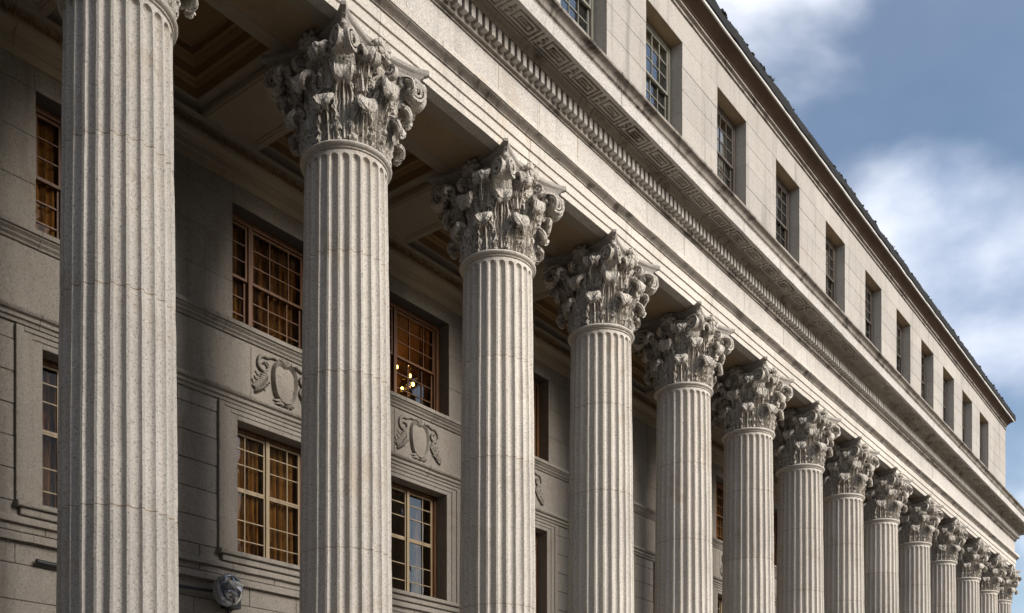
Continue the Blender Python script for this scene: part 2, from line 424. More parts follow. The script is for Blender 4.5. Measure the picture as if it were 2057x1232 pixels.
# bed mould, dentils
mb = MB(); mb.box(XL, XR, Y(9.345), 0.5, Z(11.06), Z(11.40)); den = build('dentil_course', mb, 'weathered', bld)
prof = dh([(9.396, 11.026), (9.396, 11.058), (9.38, 11.062), (9.372, 11.08), (9.352, 11.098), (9.338, 11.118), (9.60, 11.118), (9.60, 11.026)])
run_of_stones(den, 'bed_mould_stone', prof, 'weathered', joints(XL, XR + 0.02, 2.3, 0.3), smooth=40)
dmeshes = []
for i in range(5):
    mb = MB(); mb.block(-0.045, 0.045, 0, 0.13, 0, 0.19, 0.005); mb.wear(9 + i, 0.0035); dmeshes.append(fix_normals(mb.mesh('dentil', 'ashlar')))
x = XL + 0.06
while x < XR + 0.05:
    put('dentil', R.choice(dmeshes), den, (x + R.uniform(-.004, .004), Y(9.22) + R.uniform(-.004, .004), Z(11.125) + R.uniform(-.002, .002)))
    x += 0.1518
prof = dh([(9.215, 11.318), (9.205, 11.335), (9.20, 11.36), (9.175, 11.392), (9.135, 11.408), (9.12, 11.412), (9.12, 11.428), (9.60, 11.428), (9.60, 11.318)])
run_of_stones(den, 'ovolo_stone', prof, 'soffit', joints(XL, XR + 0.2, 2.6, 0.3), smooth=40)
# cornice: soffit with frets, corona, cyma
mb = MB(); mb.box(XL, XR + 0.3, Y(9.16), 0.5, Z(11.44), Z(11.76)); cor = build('cornice', mb, 'mortar', bld)
prof = dh([(8.746, 11.405), (8.746, 11.60), (8.738, 11.617), (9.50, 11.617), (9.50, 11.43), (8.815, 11.43), (8.80, 11.40)])
corx = joints(XL, XR + 0.66, 1.62, 0.2)
run_of_stones(cor, 'corona_stone', prof, 'ashlar', corx, gap=0.007)
prof = dh([(8.735, 11.62), (8.732, 11.635), (8.712, 11.642), (8.70, 11.66), (8.695, 11.69), (8.672, 11.72), (8.635, 11.737), (8.606, 11.742), (8.60, 11.75), (8.60, 11.782), (8.64, 11.79), (9.62, 11.86), (9.62, 11.62)])
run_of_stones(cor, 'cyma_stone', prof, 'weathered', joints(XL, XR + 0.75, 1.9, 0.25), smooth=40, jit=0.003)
mb = MB()                                            # one fret: a square key between two fillets, hanging from the soffit
def bars(pts, w):
    for a, b in zip(pts, pts[1:]):
        d0 = math.hypot(b[0] - a[0], b[1] - a[1]); ex = w / 2 / d0
        a2 = (a[0] - (b[0] - a[0]) * ex, a[1] - (b[1] - a[1]) * ex); b2 = (b[0] + (b[0] - a[0]) * ex, b[1] + (b[1] - a[1]) * ex)
        z1 = -0.016 - R.uniform(0, 0.003); x0, x1 = sorted((a2[0], b2[0])); y0, y1 = sorted((a2[1], b2[1]))
        if x1 - x0 < w: x0, x1 = (x0 + x1) / 2 - w / 2, (x0 + x1) / 2 + w / 2
        if y1 - y0 < w: y0, y1 = (y0 + y1) / 2 - w / 2, (y0 + y1) / 2 + w / 2
        mb.box(x0, x1, y0, y1, z1, 0.004)
w = 0.024
bars([(-0.37, 0.115), (0.29, 0.115), (0.29, -0.115), (-0.20, -0.115), (-0.20, 0.05), (0.20, 0.05), (0.20, -0.05), (-0.10, -0.05), (-0.10, 0.0), (0.10, 0.0)], w)
bars([(0.37, -0.115), (0.37, 0.115)], w)
for i in range(5): mb.ball((-0.30 + R.uniform(-.03, .03), R.uniform(-.09, .08), -0.006), 0.03, 8, (1, 1, 0.8), 0.5)
fret = fix_normals(mb.mesh('fret_panel', 'soffit'))
x = XL + 0.5
while x < XR + 0.3:
    put('fret_panel', fret, cor, (x, Y(8.968), Z(11.43))); x += 0.80

# attic storey
AW, AD = 1.42, 9.6
ATT = [-0.6, 2.4, 5.3, 8.40, 11.19, 14.15, 17.2, 20.38, 23.44, 26.28, 28.87, 31.46, 34.02, 36.61]
AX1 = 40.3
def ashlar_wall(part, name, mat, x0, x1, zs, ops, yf, depth, length, gap=0.006, b=0.006, rnd=0.003, core='dark_joint', lim=None, zgap=None):
    """stones course by course round the openings (x0, x1, z0, z1); the mortar bed behind is the part itself"""
    cm = MB(); n = 0
    for ci, (za, zb) in enumerate(zip(zs, zs[1:])):
        cuts = sorted((o[0], o[1]) for o in ops if o[2] < zb - 1e-4 and o[3] > za + 1e-4)
        spans, s = [], x0
        for a, c in cuts:
            if a > s: spans.append((s, a))
            s = max(s, c)
        if s < x1: spans.append((s, x1))
        for a, c in spans:
            cm.box(a + 0.001, c - 0.001, yf + 0.008 + b, yf + depth, za, zb)
            q = joints(a, c, length, 0.35) if c - a > length * 1.3 else [a, c]
            if c - a > length * 1.3 and ci % 2 and len(q) > 2: q = [a] + [t - length * 0.4 for t in q[1:-1] if t - length * 0.4 > a + 0.15] + [c]
            for k, (l, r) in enumerate(zip(q, q[1:])):
                yy = yf + R.uniform(-rnd, rnd)
                m = MB(); zg = zgap or gap
                m.block(l + (gap / 2 if k else 0), r - (gap / 2 if k < len(q) - 2 else 0), yy, yf + depth * 0.8, za + zg / 2, zb - zg / 2, b)
                n += 1
                yield m
    yield cm
def make_wall(part_name, *a, **k):
    ms = list(ashlar_wall(None, *a, **k))
    core = build(part_name, ms[-1], k.get('core', 'dark_joint'), bld)
    for m in ms[:-1]: build(a[0], m, a[1], core)
    return core
ops = [(c - AW / 2, c + AW / 2, Z(13.1), Z(15.03)) for c in ATT]
make_wall('attic_wall', 'ashlar_block', 'attic', XL, AX1, [Z(h) for h in (11.7, 12.4, 13.1, 13.62, 14.1, 14.55, 15.03, 15.57)], ops, Y(AD), 0.4, 1.5, gap=0.006, b=0.004, rnd=0.002, core='mortar')
att2 = MB(); att2.box(XL, AX1, Y(AD) + 0.01, Y(AD) + 0.5, Z(15.57), Z(15.9)); build('attic_parapet', att2, 'attic', bld)
acp = [((9.60, 15.572), (9.565, 15.577), (9.565, 15.612), (9.60, 15.625)), ((9.60, 15.70), (9.55, 15.71), (9.545, 15.735), (9.60, 15.745))]
for i, p in enumerate(acp):
    mb = MB(); mb.extrude_x(dh(list(p) + [(9.8, p[-1][1]), (9.8, p[0][1])]), XL, AX1 + 0.03, 0.3, 0.003); build('string_course', mb, 'weathered', bld)
mb = MB(); mb.extrude_x(dh([(9.56, 15.80), (9.545, 15.83), (9.51, 15.845), (9.49, 15.87), (9.45, 15.88), (9.43, 15.90), (9.335, 15.915), (9.335, 15.94), (9.8, 15.94), (9.8, 15.80)]), XL, AX1 + 0.2, 0.25, 0.006)
eav = build('attic_cornice', mb, 'brown_board', bld, 40)
mb = MB(); mb.extrude_x(dh([(9.33, 15.905), (9.30, 15.905), (9.30, 15.955), (9.33, 15.955)]), XL, AX1 + 0.25, 0.3, 0.004); build('gutter_board', mb, 'fascia_white', eav)
mb = MB(); mb.extrude_x(dh([(9.305, 15.957), (9.275, 15.97), (9.265, 16.08), (9.29, 16.20), (9.35, 16.24), (9.7, 16.25), (9.7, 15.957)]), XL, AX1 + 0.3, 0.18, 0.016); gut = build('roof_gutter', mb, 'lead', bld, 30)
mb = MB(); mb.add([(XL, Y(9.5), Z(16.22)), (AX1 + 0.2, Y(9.5), Z(16.22)), (AX1 + 0.2, 6, Z(17.6)), (XL, 6, Z(17.6))], [(0, 1, 2, 3)]); build('roof', mb, 'lead', bld)
mb = MB()                                           # moss and slipped slates along the gutter
for i in range(420):
    x = R.uniform(2, AX1); s = R.choice((0.02, 0.03, 0.03, 0.045)) * R.uniform(0.6, 1.4)
    mb.ball((x, Y(9.31) + R.uniform(-.02, .05), Z(16.21) + R.uniform(-.03, .015)), s, 6, (1.6, 1, 0.7), 0.8)
build('moss', mb, 'lead', bld, 60, kind='stuff')

# windows. part 'window' is the fixed frame; sashes, panes and curtains are its pieces
pane_cache = {}
def pane_mesh(w, h, mat):
    key = (round(w, 3), round(h, 3), mat)
    if key not in pane_cache:
        mb = MB(); mb.box(-w / 2, w / 2, -0.002, 0.002, -h / 2, h / 2); pane_cache[key] = fix_normals(mb.mesh('pane', mat))
    return pane_cache[key]
def sash(win, x0, x1, z0, z1, y, colw, rowh, mat, rail=0.045, bar=0.02, dep=0.035):
    """one glazed sash: rails, bars and its panes. colw and rowh give the shares of the panes"""
    mb = MB()
    mb.box(x0, x0 + rail, y, y + dep, z0, z1); mb.box(x1 - rail, x1, y, y + dep, z0, z1)
    mb.box(x0 + rail, x1 - rail, y + .001, y + dep, z0, z0 + rail); mb.box(x0 + rail, x1 - rail, y + .001, y + dep, z1 - rail, z1)
    xs, zs = [x0 + rail], [z0 + rail]
    W, H = x1 - x0 - 2 * rail, z1 - z0 - 2 * rail
    for c in colw: xs.append(xs[-1] + W * c / sum(colw))
    for r in rowh: zs.append(zs[-1] + H * r / sum(rowh))
    for x in xs[1:-1]: mb.box(x - bar / 2, x + bar / 2, y + .004, y + dep - .004, z0 + rail, z1 - rail)
    for z in zs[1:-1]: mb.box(x0 + rail, x1 - rail, y + .006, y + dep - .006, z - bar / 2, z + bar / 2)
    s = build('sash', mb, mat, win)
    for i in range(len(xs) - 1):
        for j in range(len(zs) - 1):
            w, h = xs[i + 1] - xs[i], zs[j + 1] - zs[j]
            put('pane', pane_mesh(w, h, 'attic_pane' if 'sash' in mat else 'pane'), win, ((xs[i] + xs[i + 1]) / 2, y + dep / 2, (zs[j] + zs[j + 1]) / 2), (rad(R.uniform(-.7, .7)), 0, rad(R.uniform(-.7, .7))))
def curtain(win, x0, x1, z0, z1, y, mat, folds, amp=0.05, gather=0.0):
    mb = MB(); nx, nz = folds * 8, 10; vs, fs = [], []; ph = R.uniform(0, 6)
    for j in range(nz + 1):
        t = j / nz
        for i in range(nx + 1):
            u = i / nx
            g = gather * math.sin(t * math.pi) * (0.5 - u)
            vs.append((x0 + (x1 - x0) * (u + g), y + amp * (0.6 + 0.5 * t) * math.sin(u * folds * 6.283 + ph + 0.8 * noise.noise((u * 4, t * 2, ph))) , z1 + (z0 - z1) * t))
    for j in range(nz):
        for i in range(nx): fs.append((j * (nx + 1) + i, j * (nx + 1) + i + 1, (j + 1) * (nx + 1) + i + 1, (j + 1) * (nx + 1) + i))
    mb.add(vs, fs)
    me = mb.mesh('curtain', mat, 80); put('curtain', me, win)

def attic_window(c, k):
    x0, x1, z0, z1 = c - AW / 2, c + AW / 2, Z(13.1), Z(15.03); y = Y(AD) + 0.26
    mat = 'sash_paint' if k < 5 else 'dark_sash'
    mb = MB()
    mb.box(x0 + .002, x0 + 0.09, y, y + 0.12, z0 + .002, z1 - .002); mb.box(x1 - 0.09, x1 - .002, y, y + 0.12, z0 + .002, z1 - .002)
    mb.box(x0 + .09, x1 - .09, y + .002, y + 0.12, z1 - 0.09, z1 - .002); mb.box(x0 + .09, x1 - .09, y - .03, y + 0.12, z0 + .002, z0 + 0.07)
    win = build('window', mb, mat, bld)
    zm = (z0 + z1) / 2
    sash(win, x0 + .09, x1 - .09, zm - 0.03, z1 - .09, y + 0.015, [1] * 4, [1] * 3, mat)
    sash(win, x0 + .09, x1 - .09, z0 + .07, zm + 0.03, y + 0.055, [1] * 4, [1] * 3, mat)
    if k != 3:
        curtain(win, x0 + .06, c - (0.05 if k % 2 else 0.25), z0, z1, y + 0.20, 'white_cloth', 5, 0.03, 0.25)
        if k % 2: curtain(win, c + 0.12, x1 - .06, z0, z1, y + 0.20, 'white_cloth', 4, 0.03, -0.25)
    else:
        curtain(win, x0 + .06, c - 0.42, z0, z1, y + 0.25, 'white_cloth', 3, 0.03, 0.0)
    if k in (4, 6, 7, 9, 11, 13):
        dz = (0.5, 0.0, 0.9, 0.35, 0.0, 0.65, 0.0)[k % 7] + .3; m = MB(); m.box(x0 + .08, x1 - .08, y + .125, y + .13, z1 - dz, z1 - .03); build('blind', m, 'white_cloth', win)
    m = MB(); m.block(x0 - .05, x1 + .05, Y(AD) - 0.03, y, z0 - 0.09, z0 - 0.002, 0.008); build('sill', m, 'ashlar', win)
for k, c in enumerate(ATT):
    if c > 4: attic_window(c, k)
    else:
        attic_window(c, k)

def room(name, x0, x1, y0, y1, z0, z1, mat):
    """floor, back, ends and ceiling of the rooms behind the windows, open towards the wall"""
    mb = MB(); t = 0.1
    mb.box(x0, x1, y1, y1 + t, z0 - t, z1 + t); mb.box(x0, x1, y0, y1, z0 - t, z0); mb.box(x0, x1, y0, y1, z1, z1 + t)
    mb.box(x0 - t, x0, y0, y1 + t, z0 - t, z1 + t); mb.box(x1, x1 + t, y0, y1 + t, z0 - t, z1 + t)
    return build(name, mb, mat, bld)
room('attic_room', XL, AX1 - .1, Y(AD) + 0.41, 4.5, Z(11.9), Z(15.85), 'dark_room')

# ------------------------------------------------------------------ porch wall
WD = 12.55; YW = Y(WD)
WIN = [1.23, 4.22, 7.42, 10.63, 13.85, 17.05, 20.2, 23.3, 26.4, 29.6, 32.8, 36.0]
UW, LW = 1.70, 1.55
ZU0, ZU1, ZL0, ZL1 = Z(7.14), Z(8.95), Z(3.72), Z(5.72)
upper = [(c - UW / 2, c + UW / 2, ZU0, ZU1) for c in WIN]
lower = [(c - LW / 2, c + LW / 2, ZL0, ZL1) for c in WIN]
XN = 19.0                                            # beyond this the columns hide the wall's stones
nu = [o for o in upper if o[1] < XN]; nl = [o for o in lower if o[1] < XN]
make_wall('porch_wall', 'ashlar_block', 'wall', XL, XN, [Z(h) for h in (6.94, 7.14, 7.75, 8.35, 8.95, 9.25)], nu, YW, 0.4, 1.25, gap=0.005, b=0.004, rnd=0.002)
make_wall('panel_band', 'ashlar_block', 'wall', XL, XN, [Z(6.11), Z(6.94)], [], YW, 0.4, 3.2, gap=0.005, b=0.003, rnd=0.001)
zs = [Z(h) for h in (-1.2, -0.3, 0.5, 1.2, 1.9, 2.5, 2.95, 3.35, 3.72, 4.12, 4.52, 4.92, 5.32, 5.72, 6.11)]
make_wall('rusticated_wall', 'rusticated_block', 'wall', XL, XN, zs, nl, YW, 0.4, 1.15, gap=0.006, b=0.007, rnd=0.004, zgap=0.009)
far = MB()
far.box(XN, XR, YW, YW + 0.4, Z(8.95), Z(9.25)); far.box(XN, XR, YW, YW + 0.4, Z(5.72), Z(7.14)); far.box(XN, XR, YW, YW + 0.4, Z(-1.2), Z(3.72))
for rows in (upper, lower):
    ff = [o for o in rows if o[1] >= XN]; s = XN
    for o in ff:
        far.box(s, o[0], YW, YW + 0.4, o[2], o[3]); s = o[1]
    far.box(s, XR, YW, YW + 0.4, ff[0][2], ff[0][3])
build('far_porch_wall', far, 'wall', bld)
# string courses and sills along the wall
def course(name, pts, x0=XL, x1=XR, mat='wall', smooth=None, st=2.4):
    prof = [(YW - o, Z(h)) for o, h in pts] + [(YW + 0.1, Z(pts[-1][1])), (YW + 0.1, Z(pts[0][1]))]
    mb = MB(); mb.box(x0, x1, YW - 0.005, YW + 0.1, Z(pts[0][1]) + .005, Z(pts[-1][1]) - .005)
    p = build(name, mb, 'dark_joint', bld)
    run_of_stones(p, 'moulding_stone', prof, mat, joints(x0, x1, st, 0.25), gap=0.006, smooth=smooth)
course('sill_course', [(0.02, 6.95), (0.03, 6.975), (0.06, 7.0), (0.065, 7.02), (0.10, 7.05), (0.105, 7.07), (0.13, 7.075), (0.13, 7.135), (0.11, 7.139)])
course('string_course', [(0.03, 5.93), (0.04, 5.97), (0.07, 5.985), (0.07, 6.03), (0.11, 6.05), (0.125, 6.075), (0.125, 6.10), (0.10, 6.109)])
course('base_course', [(0.03, 3.22), (0.08, 3.225), (0.08, 3.29), (0.05, 3.32), (0.02, 3.33)])
course('base_course', [(0.03, 3.44), (0.06, 3.45), (0.06, 3.50), (0.035, 3.53), (0.02, 3.55)])
course('wall_entablature', [(0.03, 9.225), (0.03, 9.345), (0.055, 9.35), (0.055, 9.455), (0.075, 9.46), (0.09, 9.50), (0.125, 9.53), (0.14, 9.56), (0.14, 9.61), (0.08, 9.625), (0.08, 9.78), (0.12, 9.79), (0.15, 9.828)], mat='ceiling')
mb = MB()                                             # leaf ornament of the painted frieze
x = XL + 0.1
while x < 20:
    mb.tube([(x - .05, YW - .085, Z(9.66)), (x - .02, YW - .10, Z(9.70)), (x, YW - .105, Z(9.745))], [0.012, 0.02, 0.008], 5)
    mb.tube([(x + .06, YW - .085, Z(9.66)), (x + .03, YW - .10, Z(9.70)), (x + .01, YW - .105, Z(9.745))], [0.012, 0.02, 0.008], 5)
    mb.ball((x + .105, YW - .085, Z(9.70)), 0.026, 6)
    if int(x * 5) % 4 == 0: mb.box(x + .145, x + .165, YW - .10, YW - .07, Z(9.64), Z(9.77))
    x += 0.19
build('frieze_ornament', mb, 'coffer', bld, 50, kind='stuff')

def porch_window(c, k):
    y = YW + 0.24
    # ---- upper sash window: a sidelight and a wide sash
    x0, x1, z0, z1 = c - UW / 2, c + UW / 2, ZU0, ZU1
    mb = MB(); f = 0.085
    mb.box(x0 + .002, x0 + f, y, y + .16, z0 + .002, z1 - .002); mb.box(x1 - f, x1 - .002, y, y + .16, z0 + .002, z1 - .002)
    mb.box(x0 + f, x1 - f, y + .002, y + .16, z1 - f, z1 - .002); mb.box(x0 + f, x1 - f, y - .02, y + .16, z0 + .002, z0 + .05)
    mb.box(x1 - f - .035, x1 - f, y + .03, y + .15, z0 + .05, z1 - f); mb.box(x0 + f, x0 + f + .035, y + .03, y + .15, z0 + .05, z1 - f)
    xm = x0 + 0.52; mb.box(xm - .035, xm + .035, y + .004, y + .15, z0 + .05, z1 - f)
    win = build('window', mb, 'wood', bld)
    zm = z0 + (z1 - z0) * 0.50
    for a, b, cw in ((x0 + f + .035, xm - .035, [1]), (xm + .035, x1 - f - .035, [1, 1.15, .75])):
        sash(win, a, b, zm - .025, z1 - f, y + .035, cw, [1, 1, 1], 'wood', .04, .018)
        sash(win, a, b, z0 + .05, zm + .025, y + .075, cw, [1, 1, 1], 'wood', .04, .018)
    if k != 2:
        curtain(win, x0 + .05, c - .02, z0, z1, y + .14, 'amber_cloth', 7, .035)
        curtain(win, c - .06, x1 - .05, z0, z1, y + .17, 'amber_cloth', 7, .035)
    else:
        curtain(win, x0 + .05, x0 + .50, z0, z1, y + .30, 'amber_cloth', 4, .03)
        curtain(win, x1 - .28, x1 - .05, z0, z1, y + .30, 'amber_cloth', 3, .03)
        curtain(win, x0 - .4, x1 + 3.2, z0 - .6, z1 + .2, y + 2.4, 'amber_cloth', 22, .05)  # room drape added behind the chandelier so the window glows amber
    # ---- lower casement pair
    x0, x1, z0, z1 = c - LW / 2, c + LW / 2, ZL0, ZL1
    mb = MB(); f = 0.07
    mb.box(x0 + .002, x0 + f, y, y + .16, z0 + .002, z1 - .002); mb.box(x1 - f, x1 - .002, y, y + .16, z0 + .002, z1 - .002)
    mb.box(x0 + f, x1 - f, y + .002, y + .16, z1 - f, z1 - .002); mb.box(x0 + f, x1 - f, y - .02, y + .16, z0 + .002, z0 + .045)
    mb.box(x1 - f - .04, x1 - f, y + .03, y + .15, z0 + .045, z1 - f); mb.box(x0 + f, x0 + f + .04, y + .03, y + .15, z0 + .045, z1 - f)
    win = build('window', mb, 'wood', bld)
    mb = MB(); mb.box(c - .03, c + .03, y + .004, y + .13, z0 + .045, z1 - f); build('mullion', mb, 'tan_wood', win)
    for a, b, cw in ((x0 + f + .04, c - .03, [.62, 1]), (c + .03, x1 - f - .04, [1, .62])):
        zt = z0 + (z1 - z0) * .53
        sash(win, a, b, zt, z1 - f, y + .03, cw, [1.35, .9, .75], 'tan_wood', .032, .016)
        sash(win, a, b, z0 + .045, zt - .004, y + .03, cw, [.7, .95, 1.35], 'tan_wood', .026, .016)
    if k != 2:
        curtain(win, x0 + .05, c - .10, z0, z1, y + .13, 'amber_cloth', 7, .035)
        curtain(win, c - .06, x1 - .05, z0, z1, y + .16, 'amber_cloth', 7, .035)
    else:
        curtain(win, x1 - .34, x1 - .05, z0, z1, y + .30, 'amber_cloth', 3, .03)
        curtain(win, x0 + .05, x0 + .3, z0, z1, y + .30, 'amber_cloth', 3, .03)
    # stone surround: three steps and a sill
    for i, (wd, out) in enumerate(((.13, .018), (.12, .032), (.10, .05))):
        o0 = sum((.13, .12, .10)[:i]); s = MB()
        a0, a1, b1 = x0 + .004 - o0, x1 - .004 + o0, z1 - .004 + o0 * 0.55
        wz = wd * 0.55
        dp = YW + (.232, .15, .1)[i]
        s.block(a0 - wd, a0, YW - out, dp, z0 + .001, b1 + wz, .006); s.block(a1, a1 + wd, YW - out, dp, z0 + .001, b1 + wz, .006)
        s.block(a0, a1, YW - out + .001, dp, b1, b1 + wz - .001, .006)
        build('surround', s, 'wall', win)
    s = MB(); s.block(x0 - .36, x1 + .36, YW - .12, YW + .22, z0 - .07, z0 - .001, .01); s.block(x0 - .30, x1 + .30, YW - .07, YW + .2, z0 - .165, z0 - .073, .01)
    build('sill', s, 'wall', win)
for k, c in enumerate(WIN): porch_window(c, k)
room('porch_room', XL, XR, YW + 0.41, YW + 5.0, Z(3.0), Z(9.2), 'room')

# end walls of the porch and the block behind
mb = MB(); mb.box(XL - 1.2, XL, -0.50, 9, 0, Z(9.83)); mb.box(XL - 1.2, XL, -0.50, 9, Z(9.83), Z(16.2)); build('end_wall', mb, 'wall', bld)  # near wall added out of view to darken this end of the porch
mb = MB(); mb.box(XR + .02, XR + 0.2, 0.75, 9, 0, Z(9.83)); mb.box(AX1 + .002, AX1 + .3, Y(AD) + .06, 9, Z(11.9), Z(16.0)); build('end_wall', mb, 'wall', bld)
mb = MB(); mb.box(XL, XR, 7.7, 9, 0, Z(16.1)); build('rear_wall', mb, 'wall', bld)

# coffered ceiling
mb = MB(); mb.box(XL, XR, 0.61, YW + .3, Z(10.62), Z(10.9)); ceil = build('ceiling', mb, 'ceiling', bld)
YB0, YB1 = 0.585, YW - 0.15
for c in [XL + .3] + COLS:
    mb = MB(); x0, x1 = c - .50, c + .44; h = 9.832
    loops = [(0, 0, 10.6), (0, 0, h), (.09, .05, h), (.10, .06, h + .012), (.135, .095, h + .012), (.15, .11, h + .03)]
    vs, fs = [], []
    for (ix, iy, hh) in loops: vs += [(x0 + ix, YB0 + iy, Z(hh)), (x1 - ix, YB0 + iy, Z(hh)), (x1 - ix, YB1 - iy, Z(hh)), (x0 + ix, YB1 - iy, Z(hh))]
    for i in range(len(loops) - 1):
        for j in range(4): k = (j + 1) % 4; fs.append((i * 4 + j, i * 4 + k, i * 4 + 4 + k, i * 4 + 4 + j))
    n = len(loops) * 4; fs.append((n - 4, n - 3, n - 2, n - 1)); mb.add(vs, fs)
    build('ceiling_beam', mb, 'ceiling', ceil)
cl = [XL - .2] + COLS
for a, b in zip(cl, cl[1:]):
    x0, x1 = a + .442, b - .502
    for (nm, mat, loops) in (('coffer_frame', 'ceiling', [(0, 9.84), (.035, 9.86), (.05, 9.90), (.05, 9.96), (.075, 9.98), (.15, 9.985), (.16, 10.0)]),
                            ('coffer', 'coffer', [(.16, 10.0), (.16, 10.14), (.18, 10.16), (.20, 10.16), (.215, 10.19), (.27, 10.195), (.27, 10.33), (.29, 10.35), (.31, 10.36), (.34, 10.40), (.38, 10.405), (.38, 10.5), (.42, 10.52)])):
        mb = MB(); vs, fs = [], []
        for (i_, hh) in loops: vs += [(x0 + i_, YB0 + i_ + .002, Z(hh)), (x1 - i_, YB0 + i_ + .002, Z(hh)), (x1 - i_, YB1 - i_ + .14, Z(hh)), (x0 + i_, YB1 - i_ + .14, Z(hh))]
        for i in range(len(loops) - 1):
            for j in range(4): k = (j + 1) % 4; fs.append((i * 4 + j, i * 4 + k, i * 4 + 4 + k, i * 4 + 4 + j))
        n = len(loops) * 4
        if nm == 'coffer': fs.append((n - 4, n - 3, n - 2, n - 1))
        mb.add(vs, fs); build(nm, mb, mat, ceil)

# carved cartouches between the storeys
def cartouche_parts():
    out = []
    mb = MB()                                          # shield with a raised rim
    N, K = 40, 7; vs, fs = [], []
    def rim(a):
        s, c_ = math.sin(a), math.cos(a)
        r = (abs(c_) ** 3.2 + abs(s) ** 3.2) ** (-1 / 3.2)
        x, z = r * c_ * .20, r * s * .27
        x *= 1 - 0.18 * max(0, -s); z -= 0.03 * (1 - abs(c_)) * (s < 0)
        if s > 0: z -= 0.035 * math.exp(-(c_ / .25) ** 2)
        return x, z
    prof = [(1.06, .0), (1.05, .05), (.98, .085), (.90, .06), (.84, .035), (.6, .055), (.3, .075)]
    for (s_, y) in prof:
        for i in range(N): x, z = rim(2 * math.pi * i / N); vs.append((x * s_, -y, z * s_))
    for j in range(K - 1):
        for i in range(N): k = (i + 1) % N; fs.append((j * N + i, j * N + k, (j + 1) * N + k, (j + 1) * N + i))
    fs.append(tuple((K - 1) * N + i for i in range(N))); mb.add(vs, fs); mb.wear(14, .006); out.append(('shield', mb))
    for s in (-1, 1):
        mb = MB(); pts, rr = [], []
        for i in range(34):
            t = i / 33; a = 1.9 - t * 7.2; r = .13 * (1 - .75 * t)
            pts.append((s * (.34 + r * math.cos(a)), -.03 - .02 * t, .15 + r * math.sin(a))); rr.append(.026 * (1 - .5 * t))
        mb.tube([(s * .12, -.03, .30), (s * .2, -.04, .31)] + pts, [.02, .024] + rr, 8); mb.wear(16, .006); out.append(('scroll', mb))
        mb = MB()
        for i in range(9):
            t = i / 8; cx, cz = s * (.27 + .20 * t), -.02 - .30 * t * (1 - .3 * t); L = .11 * (1 - .4 * t)
            for q in (-1, 1):
                mb.tube([(cx, -.02, cz), (cx + s * L * .5 * (1 if q > 0 else .25), -.045, cz + q * L * .55), (cx + s * L * (1 if q > 0 else .5), -.02, cz + q * L * .75)], [.012, .026, .004], 6)
        mb.wear(18, .008); out.append(('leaf_spray', mb))
        mb = MB()
        for i in range(16): mb.ball((s * (.40 + R.uniform(-.08, .13)), -.02, -.02 + R.uniform(-.20, .06)), R.uniform(.012, .022), 6)
        out.append(('berry_cluster', mb))
    mb = MB()                                          # crest and foot
    for i in range(5):
        a = rad(90 + (i - 2) * 24); mb.tube([(0, -.03, .24), (.07 * math.cos(a), -.07, .24 + .06 * math.sin(a)), (.13 * math.cos(a), -.04, .25 + .10 * math.sin(a))], [.02, .03, .008], 7)
    mb.wear(16, .006); out.append(('crest', mb))
    mb = MB()
    for i in range(7):
        a = rad(-90 + (i - 3) * 26); mb.tube([(0, -.02, -.27), (.10 * math.cos(a), -.055, -.26 + .08 * math.sin(a)), (.19 * math.cos(a), -.02, -.26 + .10 * math.sin(a))], [.014, .026, .006], 7)
    mb.wear(16, .007); out.append(('foot_leaves', mb))
    return out
cart = [(n, fix_normals(m.mesh(n, 'wall', 60))) for n, m in cartouche_parts()]
for i, c in enumerate(WIN[:8]):
    base = MB(); base.block(-.62, .62, -.012, .01, -.39, .37, .008)
    r = put('cartouche', fix_normals(base.mesh('cartouche', 'wall')), bld, (c + (.10, .10, .0, .04)[i % 4], YW, Z(6.53)))
    for n, me in cart:
        o = put(n, me, r, kind='stuff' if n in ('berry_cluster', 'leaf_spray') else None); o.scale = (1.14, .9 if i != 1 else 1.15, 1.10)

